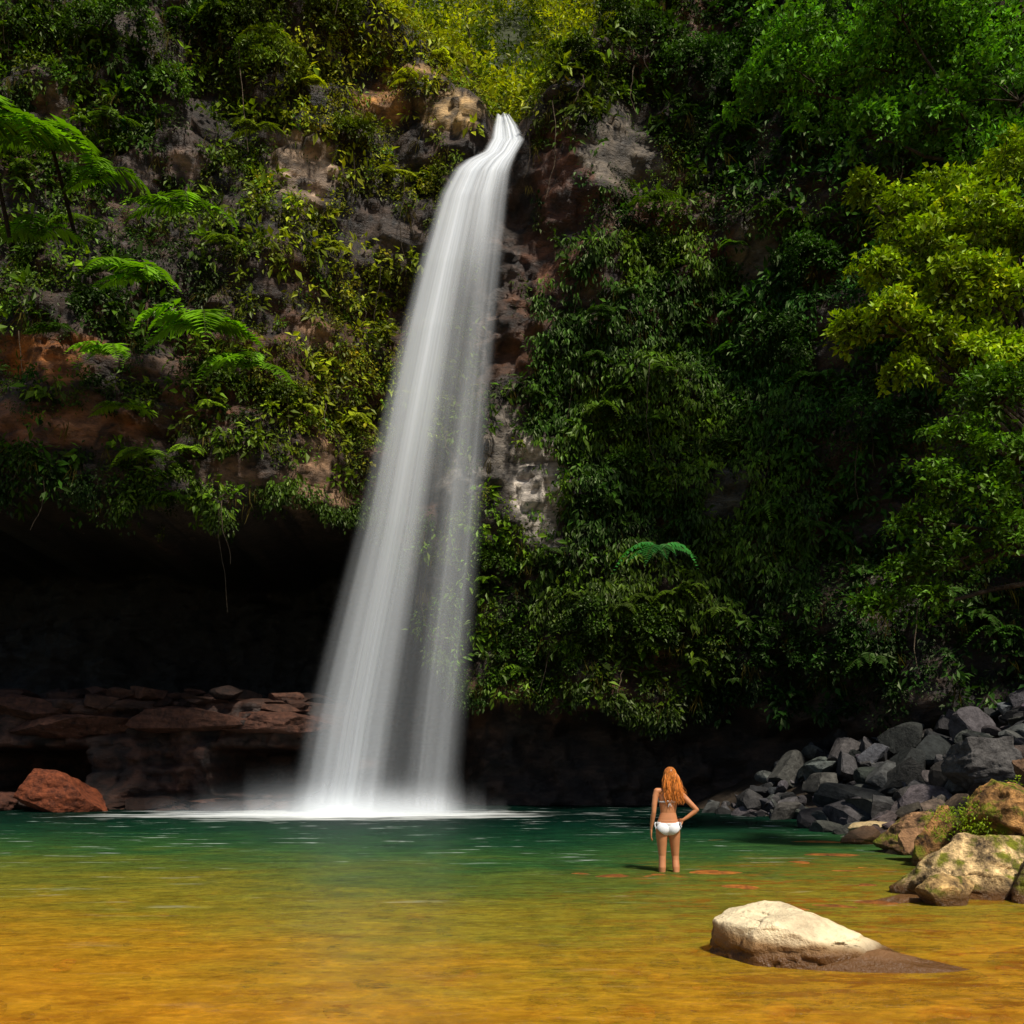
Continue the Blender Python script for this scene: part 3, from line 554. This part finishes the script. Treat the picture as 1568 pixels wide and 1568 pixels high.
# ---------------------------------------------------------------- woman
def build_woman():
    root=bpy.data.objects.new('woman',None); sc.collection.objects.link(root)
    SV,SF=ico(3); vs=[];fs=[];cnt=[0]
    def sph(c,r):
        r=np.array(r)*np.ones(3); vs.append(SV*r+np.array(c)); fs.append(SF+cnt[0]); cnt[0]+=len(SV)
    def chain(pts,n=14):
        pts=[(np.array(a,float),np.array(b)*np.ones(3)) for a,b in pts]
        for (p0,r0),(p1,r1) in zip(pts[:-1],pts[1:]):
            m=max(3,int(np.linalg.norm(p1-p0)/(min(r0.min(),r1.min())*.3))); m=min(m,40)
            for t in np.linspace(0,1,m): sph(p0*(1-t)+p1*t,r0*(1-t)+r1*t)
    chain([((0,0,.86),(.135,.095,.07)),((0,0,.93),(.150,.10,.07)),((.0,0,1.0),(.128,.088,.06)),((.003,.0,1.08),(.106,.078,.06)),((.005,0,1.17),(.118,.085,.06)),((.008,.005,1.27),(.132,.092,.06)),((.01,.0,1.345),(.13,.075,.04)),((.012,-.005,1.385),(.085,.055,.035))])
    sph((-.07,-.052,.865),(.082,.075,.085)); sph((.07,-.052,.865),(.082,.075,.085))
    sph((-.062,.075,1.25),(.058,.05,.06)); sph((.078,.075,1.25),(.058,.05,.06))
    chain([((.012,-.005,1.38),.05),((.02,0,1.45),.047),((.024,.01,1.50),.05)])
    sph((.026,.0,1.585),(.073,.09,.092)); sph((.026,.035,1.535),(.058,.058,.062)); sph((.026,.062,1.497),(.03,.026,.022))
    sph((.026,.1,1.552),(.011,.017,.02)); sph((.026,.094,1.572),(.009,.008,.02)); sph((.026,.088,1.522),(.022,.01,.006)); sph((.026,.087,1.513),(.018,.01,.006))
    sph((-.047,-.002,1.563),(.008,.018,.03)); sph((.099,-.002,1.563),(.008,.018,.03))
    chain([((-.07,-.01,1.375),(.05,.045,.035)),((-.145,-.005,1.365),.046),((-.168,-.012,1.30),.041),((-.185,-.03,1.19),.036),((-.193,-.035,1.085),.031),((-.202,-.02,1.03),.033),((-.213,.005,.93),.025),((-.218,.02,.855),.019)])
    chain([((.09,-.01,1.37),(.05,.045,.035)),((.165,-.005,1.355),.046),((.20,-.018,1.305),.041),((.29,-.045,1.21),.036),((.375,-.06,1.12),.031),((.345,-.058,1.09),.033),((.26,-.052,1.025),.026),((.195,-.05,.985),.02)])
    W=np.array([-.218,.022,.85])
    chain([(W,(.018,.022,.02)),(W+[-.002,.006,-.045],(.014,.036,.02)),(W+[-.003,.008,-.085],(.012,.038,.014))])
    for j,(oy,ln) in enumerate([(.038,.068),(.018,.078),(-.004,.073),(-.024,.058)]):
        a=W+np.array([-.003,oy*.85+.006,-.085]); b=a+[.004,oy*.12,-ln*.5]; c=b+[.014,0,-ln*.42]; chain([(a,.0088),(b,.008),(c,.0068)])
    chain([(W+[0,.03,-.03],.012),(W+[.008,.052,-.062],.010),(W+[.014,.056,-.09],.008)])
    W=np.array([.192,-.05,.983])
    chain([(W,(.02,.02,.02)),(W+[-.018,.035,-.014],(.018,.03,.032)),(W+[-.022,.06,-.02],(.014,.02,.034))])
    for j,(oz,ln) in enumerate([(.030,.066),(.010,.074),(-.010,.07),(-.028,.056)]):
        a=W+np.array([-.022,.06,-.02+oz]); b=a+[-.006,ln*.5,-.006]; c=b+[-.022,ln*.38,-.006]; chain([(a,.0088),(b,.008),(c,.0068)])
    chain([(W+[-.005,.0,-.022],.012),(W+[-.016,-.012,-.05],.010),(W+[-.024,-.008,-.075],.008)])
    chain([((-.078,-.005,.86),(.085,.088,.06)),((-.08,.0,.76),(.080,.084,.05)),((-.076,.008,.62),(.062,.066,.05)),((-.072,.012,.50),(.050,.052,.04)),((-.073,.0,.44),(.048,.05,.04)),((-.076,-.014,.35),(.050,.055,.04)),((-.08,-.012,.2),.036),((-.084,-.012,.09),.029),((-.084,-.02,.045),.032)])
    chain([((-.084,-.02,.035),(.028,.03,.03)),((-.09,.08,.028),(.036,.04,.025)),((-.094,.135,.018),(.038,.03,.014))])
    chain([((.078,-.005,.86),(.085,.088,.06)),((.088,.01,.76),(.080,.084,.05)),((.10,.03,.62),(.062,.066,.05)),((.108,.045,.50),(.050,.052,.04)),((.11,.035,.44),(.048,.05,.04)),((.112,.01,.35),(.050,.055,.04)),((.114,-.02,.2),.036),((.116,-.03,.09),.029),((.116,-.035,.045),.032)])
    chain([((.116,-.035,.035),(.028,.03,.03)),((.126,.065,.028),(.036,.04,.025)),((.132,.12,.018),(.038,.03,.014))])
    for bx_,by_ in ((-.094,.135),(.132,.12)):
        for t_ in range(5): sph((bx_-.03+.015*t_*1.0,by_+.026-abs(t_-(1 if bx_>0 else 3))*.005,.014),(.009,.018,.010))
    o=meshobj('body_src',np.concatenate(vs),np.concatenate(fs),None,[],None,True)
    md=o.modifiers.new('r','REMESH'); md.mode='VOXEL'; md.voxel_size=.0055; md.use_smooth_shade=True
    ms=o.modifiers.new('s','SMOOTH'); ms.factor=.5; ms.iterations=5
    dg=bpy.context.evaluated_depsgraph_get(); me=bpy.data.meshes.new_from_object(o.evaluated_get(dg)); bpy.data.objects.remove(o)
    me.materials.clear(); me.materials.append(simple('skin',(.54,.22,.095),.42,.4,noise=9))
    body=bpy.data.objects.new('body',me); sc.collection.objects.link(body); body.parent=root
    nv=len(me.vertices); co=np.empty(nv*3,np.float32); me.vertices.foreach_get('co',co); co=co.reshape(-1,3); no=np.empty(nv*3,np.float32); me.vertices.foreach_get('normal',no); no=no.reshape(-1,3)
    white=simple('white_bikini_cloth',(.8,.8,.82),.7,.3,noise=60)
    polys=[list(p.vertices) for p in me.polygons]
    def cloth(name,mask,off=.005):
        F_=[p for p in polys if all(mask[i] for i in p)]
        if not F_: return
        ids=sorted({i for p in F_ for i in p}); mp={a:b for b,a in enumerate(ids)}
        m2=bpy.data.meshes.new(name); m2.from_pydata([tuple(co[i]+no[i]*off) for i in ids],[],[[mp[i] for i in p] for p in F_]); m2.materials.append(white)
        for p in m2.polygons: p.use_smooth=True
        q=bpy.data.objects.new(name,m2); sc.collection.objects.link(q); q.parent=root
        sd=q.modifiers.new('t','SOLIDIFY'); sd.thickness=.004; sd.offset=-.5
    x,y,z=co.T; ax=np.abs(x)
    back=y<0.0
    lowe=np.where(back,.775+.11*(ax/.165)**2,.79+.15*(ax/.14)**1.2)
    cloth('bikini_bottom',(z<.955-.01*(ax<.1)*back)&(z>lowe)&(ax<.172))
    xc_=x-.008
    cups=(y>.03)&(((x+.062)**2/.062**2+(z-1.25)**2/.06**2<1)|((x-.078)**2/.062**2+(z-1.25)**2/.06**2<1))
    cloth('bikini_top',(((np.abs(z-1.225)<.011)&(np.abs(xc_)<.139))|cups))
    for s in (-1,1):
        g=Geo()
        c=np.array([s*.158,-.02,.945])
        for a in (-.6,.0,.7,1.3):
            g.tube(np.array([c,c+[s*.02,-.012,.012*math.sin(a*3)],c+[s*.026*math.cos(a),-.02,-.05*(a+.4)]]),[.005,.005,.003],[.8,.8,.8],0,5)
        q=g.build('bikini_tie_%d'%(s+2),[white]); q.parent=root
    g=Geo(); c=np.array([.008,-.098,1.225])
    for d_ in ([.035,-.012,.02],[-.035,-.012,.018],[.02,-.01,-.06],[-.018,-.01,-.065]):
        d_=np.array(d_); g.tube(np.array([c,c+d_*.6+[0,-.006,.004],c+d_]),[.005,.006,.003],[.8,.8,.8],0,5)
    q=g.build('bikini_bow',[white]); q.parent=root
    for s in (-1,1):
        g=Geo(); g.add(SV*.011+[.026+s*.028,.078,1.567],SF,[.8,.8,.8]); q=g.build('eye_%d'%(s+2),[simple('eye',(.25,.2,.18),.2)]); q.parent=root
    g=Geo()
    cap=SV*np.array([.082,.098,.098])+[.026,-.008,1.597]; 
    keepf=[f for f in SF if not all((cap[i][1]>.055 and cap[i][2]<1.63) or cap[i][2]<1.53 for i in f)]
    g.add(cap,keepf,[.42,.13,.025],0)
    hc=np.array([.026,-.008,1.597])
    for k in range(420):
        a=rng.uniform(-math.pi*1.02,.02*math.pi); el=rng.uniform(-.2,1.35)
        dr=np.array([math.cos(a)*math.cos(el),math.sin(a)*math.cos(el),math.sin(el)])
        p0=hc+dr*np.array([.082,.098,.098])
        ln=rng.uniform(.25,.42); n=14; t=np.linspace(0,1,n)
        ox=np.sign(dr[0])*(abs(dr[0])**.8)
        side=ox*.10*(1+.1*np.sin(t*3)); 
        px_=p0[0]*(1-sst(0,.3,t))+(.034+side+.012*t)*sst(0,.3,t)+.07*t*t*max(0,ox)+rng.normal()*.016*t
        py_=p0[1]*(1-sst(0,.35,t))+(-.10+.03*abs(ox)+(.05 if abs(ox)>.85 else 0))*sst(0,.35,t)-.015*t+rng.normal()*.01*t
        pz_=p0[2]-(p0[2]-(1.60-ln))*t
        ph=rng.uniform(0,6.28); am=.014*t
        pth=np.stack([px_+am*np.sin(t*15+ph),py_+am*np.cos(t*13+ph),pz_],1)
        g.tube(pth,.0055*(1-.75*t**2),np.array([.62,.20,.03])*rng.uniform(.4,1.5),0,4)
    hm,nt,out=newmat('auburn_hair'); at=N(nt,'ShaderNodeAttribute',attribute_name='Col'); p=N(nt,'ShaderNodeBsdfPrincipled'); p.inputs['Roughness'].default_value=.4; nt.links.new(at.outputs['Color'],p.inputs['Base Color']); nt.links.new(p.outputs[0],out.inputs[0])
    q=g.build('hair',[hm],True); q.parent=root
    root.location=(2.09,13.14,-.285)
build_woman()
# ---------------------------------------------------------------- light
S=nrm(np.array([.28,-.48,.84])); sun=bpy.data.lights.new('sun','SUN'); sun.energy=5; sun.angle=math.radians(6); sun.color=(1,.94,.82)
so=bpy.data.objects.new('sun',sun); sc.collection.objects.link(so); so.rotation_euler=Vector(S).to_track_quat('Z','Y').to_euler(); so.location=(10,-10,40)
w=bpy.data.worlds.new('World'); sc.world=w; w.use_nodes=True; nt=w.node_tree; bg=nt.nodes['Background']
sk=nt.nodes.new('ShaderNodeTexSky'); sk.sky_type='NISHITA'; sk.sun_disc=False; sk.sun_elevation=math.asin(S[2]); sk.sun_rotation=math.atan2(S[0],S[1])
nt.links.new(sk.outputs[0],bg.inputs[0]); bg.inputs[1].default_value=.08
cam=bpy.data.cameras.new('camera'); co=bpy.data.objects.new('camera',cam); sc.collection.objects.link(co); sc.camera=co
co.location=(0,0,CH); co.rotation_euler=(math.radians(90),0,0); cam.sensor_width=36; cam.lens=36*F/1568; cam.shift_y=(HY-784)/1568; cam.clip_end=2000
sc.view_settings.view_transform='Standard'; sc.view_settings.look='None'; sc.view_settings.exposure=0
